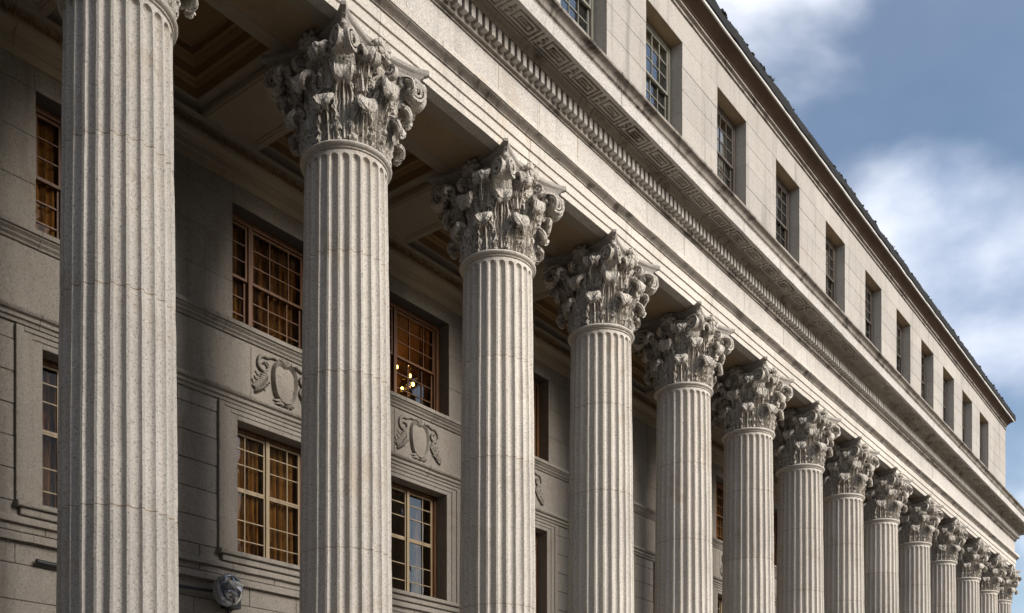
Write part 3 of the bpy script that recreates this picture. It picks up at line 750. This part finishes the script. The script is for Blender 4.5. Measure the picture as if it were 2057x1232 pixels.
# ------------------------------------------------------------------ columns
H0, H1 = Z(8.36), Z(8.46)                               # neck ring
RB, RT = 0.625, 0.548
ZB = 0.42 + 0.62                                       # the shaft starts on its base
def rad_at(z):
    t = (z - ZB) / (H0 - ZB)
    return RB + (RT - RB) * (t ** 1.6)
NF = 24
def flute_ring(z, shrink=1.0, depth=1.0):
    r = rad_at(z); pts = []; fa = 2 * math.pi / NF; w = 0.80 * fa / 2
    for k in range(NF):
        a0 = k * fa
        hw = w * shrink
        pts.append((a0 - fa / 2, r))
        for i in range(9):
            u = -1 + 2 * i / 8
            dd = depth * 0.052 * shrink * math.sqrt(max(0, 1 - u * u)) * (RB / .625)
            pts.append((a0 + u * hw, r - dd))
    return [(math.cos(a) * q, math.sin(a) * q, z) for a, q in pts]
def drum(z0, z1, top=False, seed=0):
    zs = []
    end = z1 - (0.10 if top else 0)
    n = max(2, int((end - z0) / 0.25))
    for i in range(n + 1): zs.append((z0 + (end - z0) * i / n, 1.0))
    if top:
        w = 0.80 * math.pi / NF * RT
        for i in range(1, 8): t = i / 7; zs[-1:] = zs[-1:]; zs.append((end + w * t * 0.98, math.sqrt(max(0.0, 1 - t * t))))
        zs.append((z1, 0.0))
    vs, fs = [], []; m = NF * 10
    for zi, (z, s) in enumerate(zs):
        ring = flute_ring(z, max(s, 0.02), 1.0)
        e = 0.005 if zi in (0, len(zs) - 1) and not (top and zi) else 0
        for p in ring:
            v = Vector(p); q = noise.noise_vector(v * 3.1 + Vector((seed, 0, 0))) * 0.004 + noise.noise_vector(v * 11) * 0.002
            k = 1 - e / rad_at(z)
            vs.append((v.x * k + q.x, v.y * k + q.y, v.z))
    for j in range(len(zs) - 1):
        for i in range(m): k = (i + 1) % m; fs.append((j * m + i, j * m + k, (j + 1) * m + k, (j + 1) * m + i))
    fs += [tuple(range(m - 1, -1, -1)), tuple((len(zs) - 1) * m + i for i in range(m))]
    mb = MB(); mb.add(vs, fs)
    return fix_normals(mb.mesh('shaft_drum', 'granite', 38))
DR = []
for s in range(2):
    js = [ZB] + [Z(h) + (0.0, 0.22)[s] for h in (0.75, 3.03, 5.30, 6.85)] + [H0]
    DR.append(([drum(a + .005, b - .005, i == 4, s * 9 + i) for i, (a, b) in enumerate(zip(js, js[1:]))], js))
JM = []
for s in range(2):
    JM.append([])
    for z in DR[s][1][1:-1]:
        mb = MB(); lo = flute_ring(z); k = 1 - 0.006 / rad_at(z); n = len(lo)
        mb.add([(x * k, y * k, z - .006) for x, y, _ in lo] + [(x * k, y * k, z + .006) for x, y, _ in lo], [(i, (i + 1) % n, n + (i + 1) % n, n + i) for i in range(n)])
        JM[-1].append(fix_normals(mb.mesh('mortar_joint', 'mortar')))
mb = MB()
mb.lathe([(0.2, H0 + .001), (RT + .004, H0 + .001), (RT + .016, H0 + .006), (RT + .02, H0 + .016), (RT + .014, H0 + .026), (RT + .03, H0 + .030), (RT + .052, H0 + .042), (RT + .060, H0 + .060), (RT + .052, H0 + .080), (RT + .03, H0 + .094), (RT + .0, H1), (0.2, H1)], 96, jit=.0025)
ring_me = fix_normals(mb.mesh('neck_ring', 'granite', 45))
mb = MB()
pr = [(0.3, 0.62)] + [(RB + .10 + .075 * math.cos(a), .525 + .075 * math.sin(a)) for a in [rad(t) for t in range(80, -91, -17)]]
pr = [(0.3, .622), (RB + .03, .622), (RB + .05, .60), (RB + .10, .598), (RB + .135, .57), (RB + .13, .53), (RB + .08, .50), (RB + .06, .45), (RB + .08, .40), (RB + .16, .38), (RB + .20, .33), (RB + .21, .28), (RB + .19, .23), (RB + .12, .20), (.3, .20)]
mb.lathe([(r, z + .42) for r, z in pr], 64)
base_me = fix_normals(mb.mesh('base_moulding', 'granite', 40))
mb = MB(); mb.box(-.86, .86, -.86, .86, .421, .62); plinth_me = fix_normals(mb.mesh('plinth', 'granite'))

# capital, local origin on the neck ring: 1.37 m high, abacus corners at (+-0.78, +-0.78)
HC, AB = 1.37, 1.19
def bell_r(z): return 0.535 + 0.02 * z + 0.13 * max(0, (z - .75) / .45) ** 2
def grid_solid(P, nu, nv, thick, mat, name, seed, wear=(9, .012)):
    """closed leaf from a front sheet P(u, v) with the given thickness"""
    F = [[Vector(P(-1 + 2 * i / nu, j / nv)) for i in range(nu + 1)] for j in range(nv + 1)]
    B = []
    for j in range(nv + 1):
        row = []
        for i in range(nu + 1):
            du = F[j][min(i + 1, nu)] - F[j][max(i - 1, 0)]; dv = F[min(j + 1, nv)][i] - F[max(j - 1, 0)][i]
            n = du.cross(dv); n = n.normalized() if n.length > 1e-9 else Vector((1, 0, 0))
            row.append(F[j][i] - n * thick * (1 + 1.4 * max(0, j / nv - .66) * (1 if nv == 64 else 0) * 2))
        B.append(row)
    vs = [p for r in F for p in r] + [p for r in B for p in r]; o = (nu + 1) * (nv + 1); w = nu + 1; fs = []
    for j in range(nv):
        for i in range(nu):
            a = j * w + i
            fs += [(a, a + 1, a + 1 + w, a + w), (o + a, o + a + w, o + a + 1 + w, o + a + 1)]
    for i in range(nu): fs += [(i + 1, i, o + i, o + i + 1), (nv * w + i, nv * w + i + 1, o + nv * w + i + 1, o + nv * w + i)]
    for j in range(nv): fs += [(j * w, (j + 1) * w, o + (j + 1) * w, o + j * w), ((j + 1) * w + nu, j * w + nu, o + j * w + nu, o + (j + 1) * w + nu)]
    mb = MB(); mb.add(vs, fs)
    off = Vector((seed * 3.7, seed * 1.3, 0))
    out = []
    for p in mb.v:
        p = Vector(p); q = noise.noise_vector(p * wear[0] + off) * wear[1] + noise.noise_vector(p * wear[0] * 3 + off) * wear[1] * .55
        out.append(tuple(p + q))
    mb.v = out
    return fix_normals(mb.mesh(name, mat, 75))
def leaf(seed, zb, H, rb, rc, lean, wbase, wmid, wneck, wknob, turn=235):
    rr = random.Random(seed); ph = rr.uniform(0, 6)
    za = H - rc
    def path(v):
        if v < .6:
            t = v / .6
            return rb + lean * t ** 1.8, zb + (za - zb) * t, (0.0)
        t = (v - .6) / .4; a = rad(180 - turn * t); c = rc * (1 - .22 * t)
        return rb + lean + rc + c * math.cos(a), za + c * math.sin(a), t
    def half(v):
        if v < .35: w = wbase + (wmid - wbase) * math.sin(v / .35 * 1.57)
        elif v < .62: w = wmid + (wneck - wmid) * ((v - .35) / .27)
        elif v < .84: w = wneck + (wknob - wneck) * math.sin((v - .62) / .22 * 1.57)
        else: w = wknob * math.sqrt(max(0.02, 1 - ((v - .84) / .165) ** 2))
        lob = 1 + .30 * abs(math.sin(v * 15 + .6)) ** .6 - .22
        return w * lob
    def P(u, v):
        r, z, t = path(v); w = half(v)
        # direction across the sheet, outwards
        e = .004; r2, z2, _ = path(min(1, v + e)); r1, z1, _ = path(max(0, v - e))
        L = math.hypot(r2 - r1, z2 - z1) or 1; nr, nz = (z2 - z1) / L, -(r2 - r1) / L     # outward on the rising part, up over the curl
        if nr < 0 and t == 0: nr, nz = -nr, -nz
        ridge = .019 * (1 - abs(math.sin(u * 3.14159 * 2.5)) * 2) * (1 - .6 * t) + .022 * math.exp(-(u / .14) ** 2)
        cup = (.045 * abs(u) ** 2.2) * (1 if t == 0 else (1 - t)) - .05 * abs(u) ** 2 * t
        frill = .030 * abs(u) ** 3 * math.sin(v * 30 + ph)
        d = ridge + cup + frill
        sg = 1.0
        r += nr * d * sg; z += nz * d * sg
        tang = u * w
        a = tang / max(r, .5)
        return (r * math.cos(a), r * math.sin(a), z)
    return grid_solid(P, 30, 64, .032, 'carved', 'acanthus_leaf', seed, (11, .005))
L1 = [leaf(s, -.01, .46, .545, .072, .055, .155, .165, .10, .135) for s in (1, 2, 3)]
L2 = [leaf(s, .02, .78, .55, .080, .095, .10, .135, .095, .140) for s in (4, 5, 6)]
L3 = [leaf(s, .50, 1.0, .60, .060, .17, .05, .075, .07, .095, 215) for s in (7, 8)]

def spiral(seed, r0, z0, ce, R0, turns, wid, th, name, mids, shr=.80):
    """a ribbon scroll in the (outward, up) plane"""
    path = [Vector((r0, z0))] + [Vector(m) for m in mids]
    top = Vector((ce[0], ce[1] + R0))
    b = path[-1]; c1 = b + (path[-1] - path[-2]) * .9; c2 = top - Vector((R0 * .9, 0))
    pts = path[:-1]
    for i in range(9):
        t = i / 8; pts.append(b * (1 - t) ** 3 + c1 * 3 * t * (1 - t) ** 2 + c2 * 3 * t * t * (1 - t) + top * t ** 3)
    N = int(turns * 20)
    for i in range(1, N + 1):
        a = 1.5708 - 2 * math.pi * turns * i / N; rr = R0 * (1 - shr * (i / N) ** .75)
        pts.append(Vector((ce[0] + rr * math.cos(a), ce[1] + rr * math.sin(a))))
    vs, fs = [], []; n = len(pts)
    for i, p in enumerate(pts):
        t = (pts[min(i + 1, n - 1)] - pts[max(i - 1, 0)]).normalized(); nn = Vector((-t.y, t.x)); s = i / (n - 1)
        w = wid * (0.45 + .55 * min(1, s * 2.6)) * (1 - .12 * s) + (.05 * max(0, s - .7) / .3); h = th * (1 - .35 * s)
        for (q, k) in ((-1, -.75), (-.92, -1), (-.6, -.55), (0, -.45), (.6, -.55), (.92, -1), (1, -.75), (1, .8), (.8, 1), (.45, .55), (0, .75), (-.45, .55), (-.8, 1), (-1, .8)):
            pp = p + nn * (h * k); vs.append((pp.x, q * w / 2, pp.y))
    m = 14
    for i in range(n - 1):
        for j in range(m): k = (j + 1) % m; fs.append((i * m + j, i * m + k, (i + 1) * m + k, (i + 1) * m + j))
    fs += [tuple(range(m)), tuple((n - 1) * m + j for j in range(m))]
    mb = MB(); mb.add(vs, fs); e = pts[-1]
    mb.ball((e.x, 0, e.y), .035, 10, (1, wid / .035 * .52, 1))
    off = Vector((seed, 0, 0))
    mb.v = [tuple(Vector(p) + noise.noise_vector(Vector(p) * 10 + off) * .006 + noise.noise_vector(Vector(p) * 27 + off) * .004) for p in mb.v]
    return fix_normals(mb.mesh(name, 'carved', 60))
VOL = [spiral(s, .58, .58, (.905, .985), .155, 2.1, .15, .024, 'volute', [(.63, .80), (.69, 1.0)]) for s in (1, 5)]
HEL = [spiral(s, .57, .62, (.70, 1.03), .095, 1.8, .09, .018, 'helix', [(.575, .80), (.60, .97)]) for s in (2, 8)]

mb = MB(); vs = []; nb = 44                             # the bell, pitted and rough
prof = [(0.3, 0.0)] + [(bell_r(z / 20 * AB), z / 20 * AB) for z in range(21)] + [(0.3, AB)]
mb.lathe(prof, 64); mb.wear(8, .016); bell_me = fix_normals(mb.mesh('bell', 'carved', 60))
mb = MB(); r9 = random.Random(5)                       # drilled beads between the stalks
for k in range(16):
    a0 = rad(11.25 + 22.5 * k)
    for z in [.10 + .033 * i for i in range(24)]:
        for q in ((-1, 1) if k % 2 else (0,)):
            a = a0 + q * .035 + r9.uniform(-.02, .02); r = bell_r(z) + .012 + .05 * max(0, z - .3) + r9.uniform(0, .012)
            if r9.random() < .85: mb.ball((r * math.cos(a), r * math.sin(a), z), r9.uniform(.012, .023), 6, jit=.4)
for k in range(70):
    a, z = r9.uniform(0, 6.28), r9.uniform(.02, 1.1); r = bell_r(z) + .015 + .06 * max(0, z - .4)
    mb.ball((r * math.cos(a), r * math.sin(a), z), r9.uniform(.02, .045), 7, jit=.7)
bead_me = fix_normals(mb.mesh('bead_carving', 'carved', 60))

def abacus():
    mb = MB(); out = []
    per = []
    A, cut, sag = .80, .085, .21
    for s in range(4):
        a = rad(90 * s - 90); ca, sa = math.cos(a), math.sin(a)          # side facing the direction a
        for i in range(25):
            t = -1 + 2 * i / 24
            x = A - sag * (1 - t * t) ** .9; y = t * (A - .042)
            per.append((x * ca - y * sa, x * sa + y * ca))
    lv = [(.86, AB), (.885, AB + .03), (.89, AB + .055), (.925, AB + .075), (.935, AB + .095), (.975, AB + .11), (1.0, AB + .125), (1.0, HC - .012), (.99, HC - .004)]
    n = len(per); vs, fs = [], []
    for (s, z) in lv: vs += [(x * s, y * s, z) for x, y in per]
    for j in range(len(lv) - 1):
        for i in range(n): k = (i + 1) % n; fs.append((j * n + i, j * n + k, (j + 1) * n + k, (j + 1) * n + i))
    fs += [tuple(range(n - 1, -1, -1)), tuple((len(lv) - 1) * n + i for i in range(n))]
    mb.add(vs, fs); mb.wear(6, .006)
    return fix_normals(mb.mesh('abacus', 'abacus', 32))
aba_me = abacus()
def fleuron(seed):
    mb = MB(); r = random.Random(seed)                  # at the middle of an abacus side, facing +x
    for ring, (n, L, out) in enumerate(((7, .15, .03), (6, .10, .06))):
        for i in range(n):
            a = 2 * math.pi * i / n + ring * .4
            y, z = math.cos(a), math.sin(a)
            mb.tube([(.0, 0, 0), (.05 + out, y * L * .55, z * L * .55), (.045 + out, y * L * .9, z * L * .9), (out - .01, y * L * 1.1, z * L * 1.1)], [.02, .05, .04, .012], 8)
    mb.ball((.10, 0, 0), .05, 10, jit=.5)
    for i in range(9): mb.tube([(-.05, r.uniform(-.12, .12), -.10), (.02, r.uniform(-.12, .12), -.22), (-.05, r.uniform(-.1, .1), -.36)], [.02, .035, .015], 7)
    mb.v = [tuple(Vector(p) + noise.noise_vector(Vector(p) * 13 + Vector((seed, 0, 0))) * .014) for p in mb.v]
    return fix_normals(mb.mesh('fleuron', 'carved', 60))
FL = [fleuron(1), fleuron(2)]
TIP = MB(); TIP.tube([(1.0, 0, 1.05), (1.03, 0, 1.12), (1.02, 0, 1.17)], [.02, .05, .03], 8); TIP.ball((1.01, 0, 1.13), .055, 8, jit=.5); TIP.wear(12, .01)
tip_me = fix_normals(TIP.mesh('corner_bud', 'carved', 60))

LAB = ['massive nearest fluted column, its capital cut off by the top of the photo',
       'fluted column between the dim amber-curtained windows and the window with the lit chandelier',
       'fluted column just right of the window with the lit chandelier',
       'fourth fluted column from the near end, right of the narrow strip of third porch window',
       'fifth fluted column from the near end, first one with rusticated wall blocks on both sides',
       'sixth fluted column from the near end, the first of the closely bunched row',
       'seventh fluted column from the near end, in the bunched row', 'eighth fluted column from the near end, in the bunched row',
       'ninth fluted column from the near end, in the bunched row', 'tenth fluted column from the near end, in the bunched row',
       'fourth fluted column counted from the far corner of the porch', 'third fluted column counted from the far corner of the porch',
       'second fluted column counted from the far corner of the porch', 'smallest fluted column, standing at the far corner of the porch']
def column(i, x):
    r = put('fluted_column', None, loc=(x, 0, 0), label=LAB[i], cat='column', kind='thing', group='fluted columns along the porch')
    rt = rad(360 / NF * .5 + 3 * (i % 3))
    put('plinth', plinth_me, r); put('base_moulding', base_me, r)
    ds, js = DR[i % 2]
    for d in ds: put('shaft_drum', d, r, rot=(0, 0, rad(15 * (i % 5))))
    for m in JM[i % 2]: put('mortar_joint', m, r, rot=(0, 0, rad(15 * (i % 5))))
    put('neck_ring', ring_me, r, rot=(0, 0, rad(37 * i)))
    cap = put('capital', bell_me, r, loc=(0, 0, H1), rot=(0, 0, rad(90 * (i % 4))))
    for k in range(8):
        put('acanthus_leaf', L1[(k * 2 + i) % 3], cap, rot=(0, 0, rad(22.5 + 45 * k + R.uniform(-1.5, 1.5))))
        put('acanthus_leaf', L2[(k + i) % 3], cap, rot=(0, 0, rad(45 * k + R.uniform(-1.5, 1.5))))
        cdir = 45 + 90 * (k // 2); sg = -1 if k % 2 else 1
        put('acanthus_leaf', L3[k % 2], cap, rot=(0, 0, rad(cdir + sg * 19)))
        tw = rad(-sg * 27); q = Matrix.Rotation(rad(cdir), 3, 'Z') @ (Vector((.93, sg * .055, .02)) - Matrix.Rotation(tw, 3, 'Z') @ Vector((.93, 0, 0)))
        put('volute', VOL[k % 2], cap, loc=q, rot=(0, 0, rad(cdir) + tw))
        fdir = 90 * (k // 2)
        put('helix', HEL[k % 2], cap, rot=(0, 0, rad(fdir + sg * 12)))
    for k in range(4):
        a = rad(90 * k)
        put('fleuron', FL[k % 2], cap, loc=(math.cos(a) * .60, math.sin(a) * .60, 1.24), rot=(0, 0, a))
        put('corner_bud', tip_me, cap, rot=(0, 0, rad(45 + 90 * k)))
    put('bead_carving', bead_me, cap, kind='stuff')
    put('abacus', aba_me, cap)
for i, x in enumerate(COLS): column(i, x)

# ------------------------------------------------------------------ chandelier, wall lamp and its cable
c, s_ = math.cos(TH), math.sin(TH)
def at(px, py, d):
    """the point at distance d in front of the camera's line that the photo shows at px, py: used once to survey the place"""
    zc = 2040 * (d / c) / (2600 - px)
    return Vector(((zc - d * s_) / c + CX, Y(d), EYE + (1610 - py) * zc / 2040))
p = at(822, 760, 13.9)
ch = put('chandelier', None, loc=p, label='lit brass candle chandelier seen through the upper window between second and third columns', cat='chandelier')
mb = MB(); mb.tube([(0, 0, -.3), (0, 0, Z(9.2) - p.z)], .012, 8); mb.ball((0, 0, -.18), .07, 12, (1, 1, 1.3)); mb.ball((0, 0, .18), .045, 12); build('stem', mb, 'brass', ch, 60)
arms = [(a, .27, .12) for a in (40, 160, 280)] + [(a, .17, -.22) for a in (100, 250)]
for a, r, z in arms:
    u = Vector((math.cos(rad(a)), math.sin(rad(a)), 0))
    mb = MB(); mb.tube([Vector((0, 0, z - .12)), u * r * .4 + Vector((0, 0, z - .17)), u * r * .8 + Vector((0, 0, z - .15)), u * r + Vector((0, 0, z - .09))], .009, 6); arm = build('arm', mb, 'brass', ch, 60)
    mb = MB(); q = u * r; mb.tube([q + Vector((0, 0, z - .09)), q + Vector((0, 0, z))], .011, 8); build('candle', mb, 'candle', arm)
    mb = MB(); mb.ball(q + Vector((0, 0, z + .04)), .026, 8, (1, 1, 1.5)); build('bulb', mb, 'bulb', arm, 60)
lp = bpy.data.lights.new('chandelier_light', 'POINT'); lp.energy = 85; lp.color = (1, .60, .24); lp.shadow_soft_size = .25
lo = bpy.data.objects.new('chandelier_light', lp); col.objects.link(lo); lo.location = p + Vector((0, 1.1, .9))

p = at(448, 1186, 12.42)
lamp = put('wall_lamp', None, loc=p + Vector((0, -.06, 0)), label='round metal and glass bulkhead lamp on the porch wall below the amber window', cat='wall lamp')
mb = MB(); mb.lathe([(0, .02), (.10, .02), (.125, 0), (.13, -.03), (.118, -.05), (.105, -.045)], 28); mb.v = [(x, -z - .03, y) for x, y, z in [(v[0], v[1], v[2]) for v in mb.v]]; mb.v = [(x, -y - .06, z) for x, y, z in mb.v]
build('housing', mb, 'chrome', lamp, 40)
mb = MB(); mb.ball((0, -.05, 0), .108, 12, (1, .85, 1), .5); build('glass_dome', mb, 'lamp_glass', lamp)
mb = MB(); mb.ball((.02, -.09, .03), .065, 7, (1.3, .7, .6), .7); mb.ball((-.01, -.085, -.05), .05, 7, (1.4, .7, .5), .7); build('reflector', mb, 'fascia_white', lamp, 20)
mb = MB(); mb.box(.03, .15, -.01, .12, -.14, -.02); build('back_box', mb, 'iron', lamp)
mb = MB(); mb.ball((0, -.01, -.015), .125, 9, (1, .55, 1), .35); build('bowl', mb, 'chrome', lamp, 25)
lamp.scale = (1.75, 1.75, 1.75)
cab = MB(); a, b = at(72, 1128, 12.50), at(425, 1188, 12.49)
pts = []
for i in range(19):
    t = i / 18; q = a.lerp(b, t); pts.append((q.x, q.y - .012, q.z - .02 * math.sin(t * 9) * (1 - t)))
cab.tube(pts, [.034 if t < 3 else .026 for t in range(19)], 8)
cb = build('conduit', cab, 'iron', None, 50, label='black conduit running along the porch wall to the bulkhead lamp', cat='cable')
mb = MB(); a = at(452, 1200, 12.50); mb.tube([a, a + Vector((.02, -.01, -.12)), a + Vector((.07, -.005, -.3)), a + Vector((.09, -.005, -1.4))], .011, 6)
build('loose_wire', mb, 'iron', None, 50, label='thin black wire hanging below the bulkhead lamp', cat='cable')

# ------------------------------------------------------------------ plants on the ledges, the tree beyond the corner
def weed(x, d, h, size, seed, label):
    r = random.Random(seed); p = Vector((x, Y(d), Z(h)))
    w = put('weed', None, loc=p, label=label, cat='weed', group='weeds rooted on gutters and ledges')
    st = MB()
    tips = []
    for i in range(5 + seed % 3):
        a = r.uniform(0, 6.28); q = Vector((math.cos(a) * .5, math.sin(a) * .3, r.uniform(.5, 1.1))) * size
        st.tube([(0, 0, -.04), q * .5 + Vector((0, 0, .1 * size)), q], [.008, .006, .003], 5); tips.append(q)
    build('stem', st, 'weed', w)
    lf = MB()
    for q in tips:
        for k in range(5):
            b = q * r.uniform(.4, 1.0); v = Vector((r.uniform(-1, 1), r.uniform(-.6, .6), r.uniform(-.4, .9))).normalized() * size * .30
            n = v.cross(Vector((0, 1, .3))).normalized() * size * .07
            lf.add([b, b + v * .5 + n, b + v, b + v * .5 - n], [(0, 1, 2, 3)])
    put('leaves', lf.mesh('leaves', 'weed'), w, kind='stuff')
weed(13.23, 9.34, 16.235, .12, 3, 'dark bushy weed on the gutter nearest the top of the photo')
weed(15.68, 9.34, 16.235, .15, 4, 'spiky weed standing up from the gutter above the second full attic window')
weed(19.93, 9.34, 16.235, .07, 5, 'tiny dark weed on the gutter near the middle of the roof edge')
weed(24.43, 9.34, 16.235, .10, 6, 'sparse weed tuft on the gutter right of the roof edge middle')
weed(37.57, 9.34, 16.235, .12, 7, 'weed on the gutter close to the far end of the roof')
weed(40.75, 9.0, 11.825, .42, 8, 'tall leafy weed on the cornice beside the far attic corner')
weed(41.3, 8.75, 11.80, .32, 9, 'low spreading weed at the very end of the cornice')

tree = put('tree', None, loc=(74.5, 3.0, -0.1), label='brown leafed tree standing beyond the far corner of the porch', cat='tree')
mb = MB(); mb.tube([(0, 0, 0), (.1, 0, 4), (-.1, .2, 8), (0, 0, 13)], [.45, .36, .25, .08], 12); build('trunk', mb, 'bark', tree, 60)
br = MB(); rt = random.Random(11); tips = []
for i in range(16):
    z = rt.uniform(6, 13); a = rt.uniform(0, 6.28); L = rt.uniform(2.5, 5.5) * (1 - (z - 6) / 14)
    e = Vector((math.cos(a) * L, math.sin(a) * L, z + L * .55)); br.tube([(0, 0, z), e * .5 + Vector((0, 0, z * .5 - .1)), e], [.13, .08, .03], 6); tips.append(e)
build('limbs', br, 'bark', tree, kind='stuff')
cr_ = MB()
for e in tips:
    for k in range(170):
        g = Vector((rt.gauss(0, .9), rt.gauss(0, .9), rt.gauss(0, .7))); b = e * rt.uniform(.7, 1.05) + g
        v = Vector((rt.uniform(-1, 1), rt.uniform(-1, 1), rt.uniform(-1, 1))).normalized() * .22; n = v.cross(Vector((rt.random(), rt.random(), 1))).normalized() * .09
        cr_.add([b, b + v * .5 + n, b + v, b + v * .5 - n], [(0, 1, 2, 3)])
put('crown', cr_.mesh('crown', 'leaf'), tree)
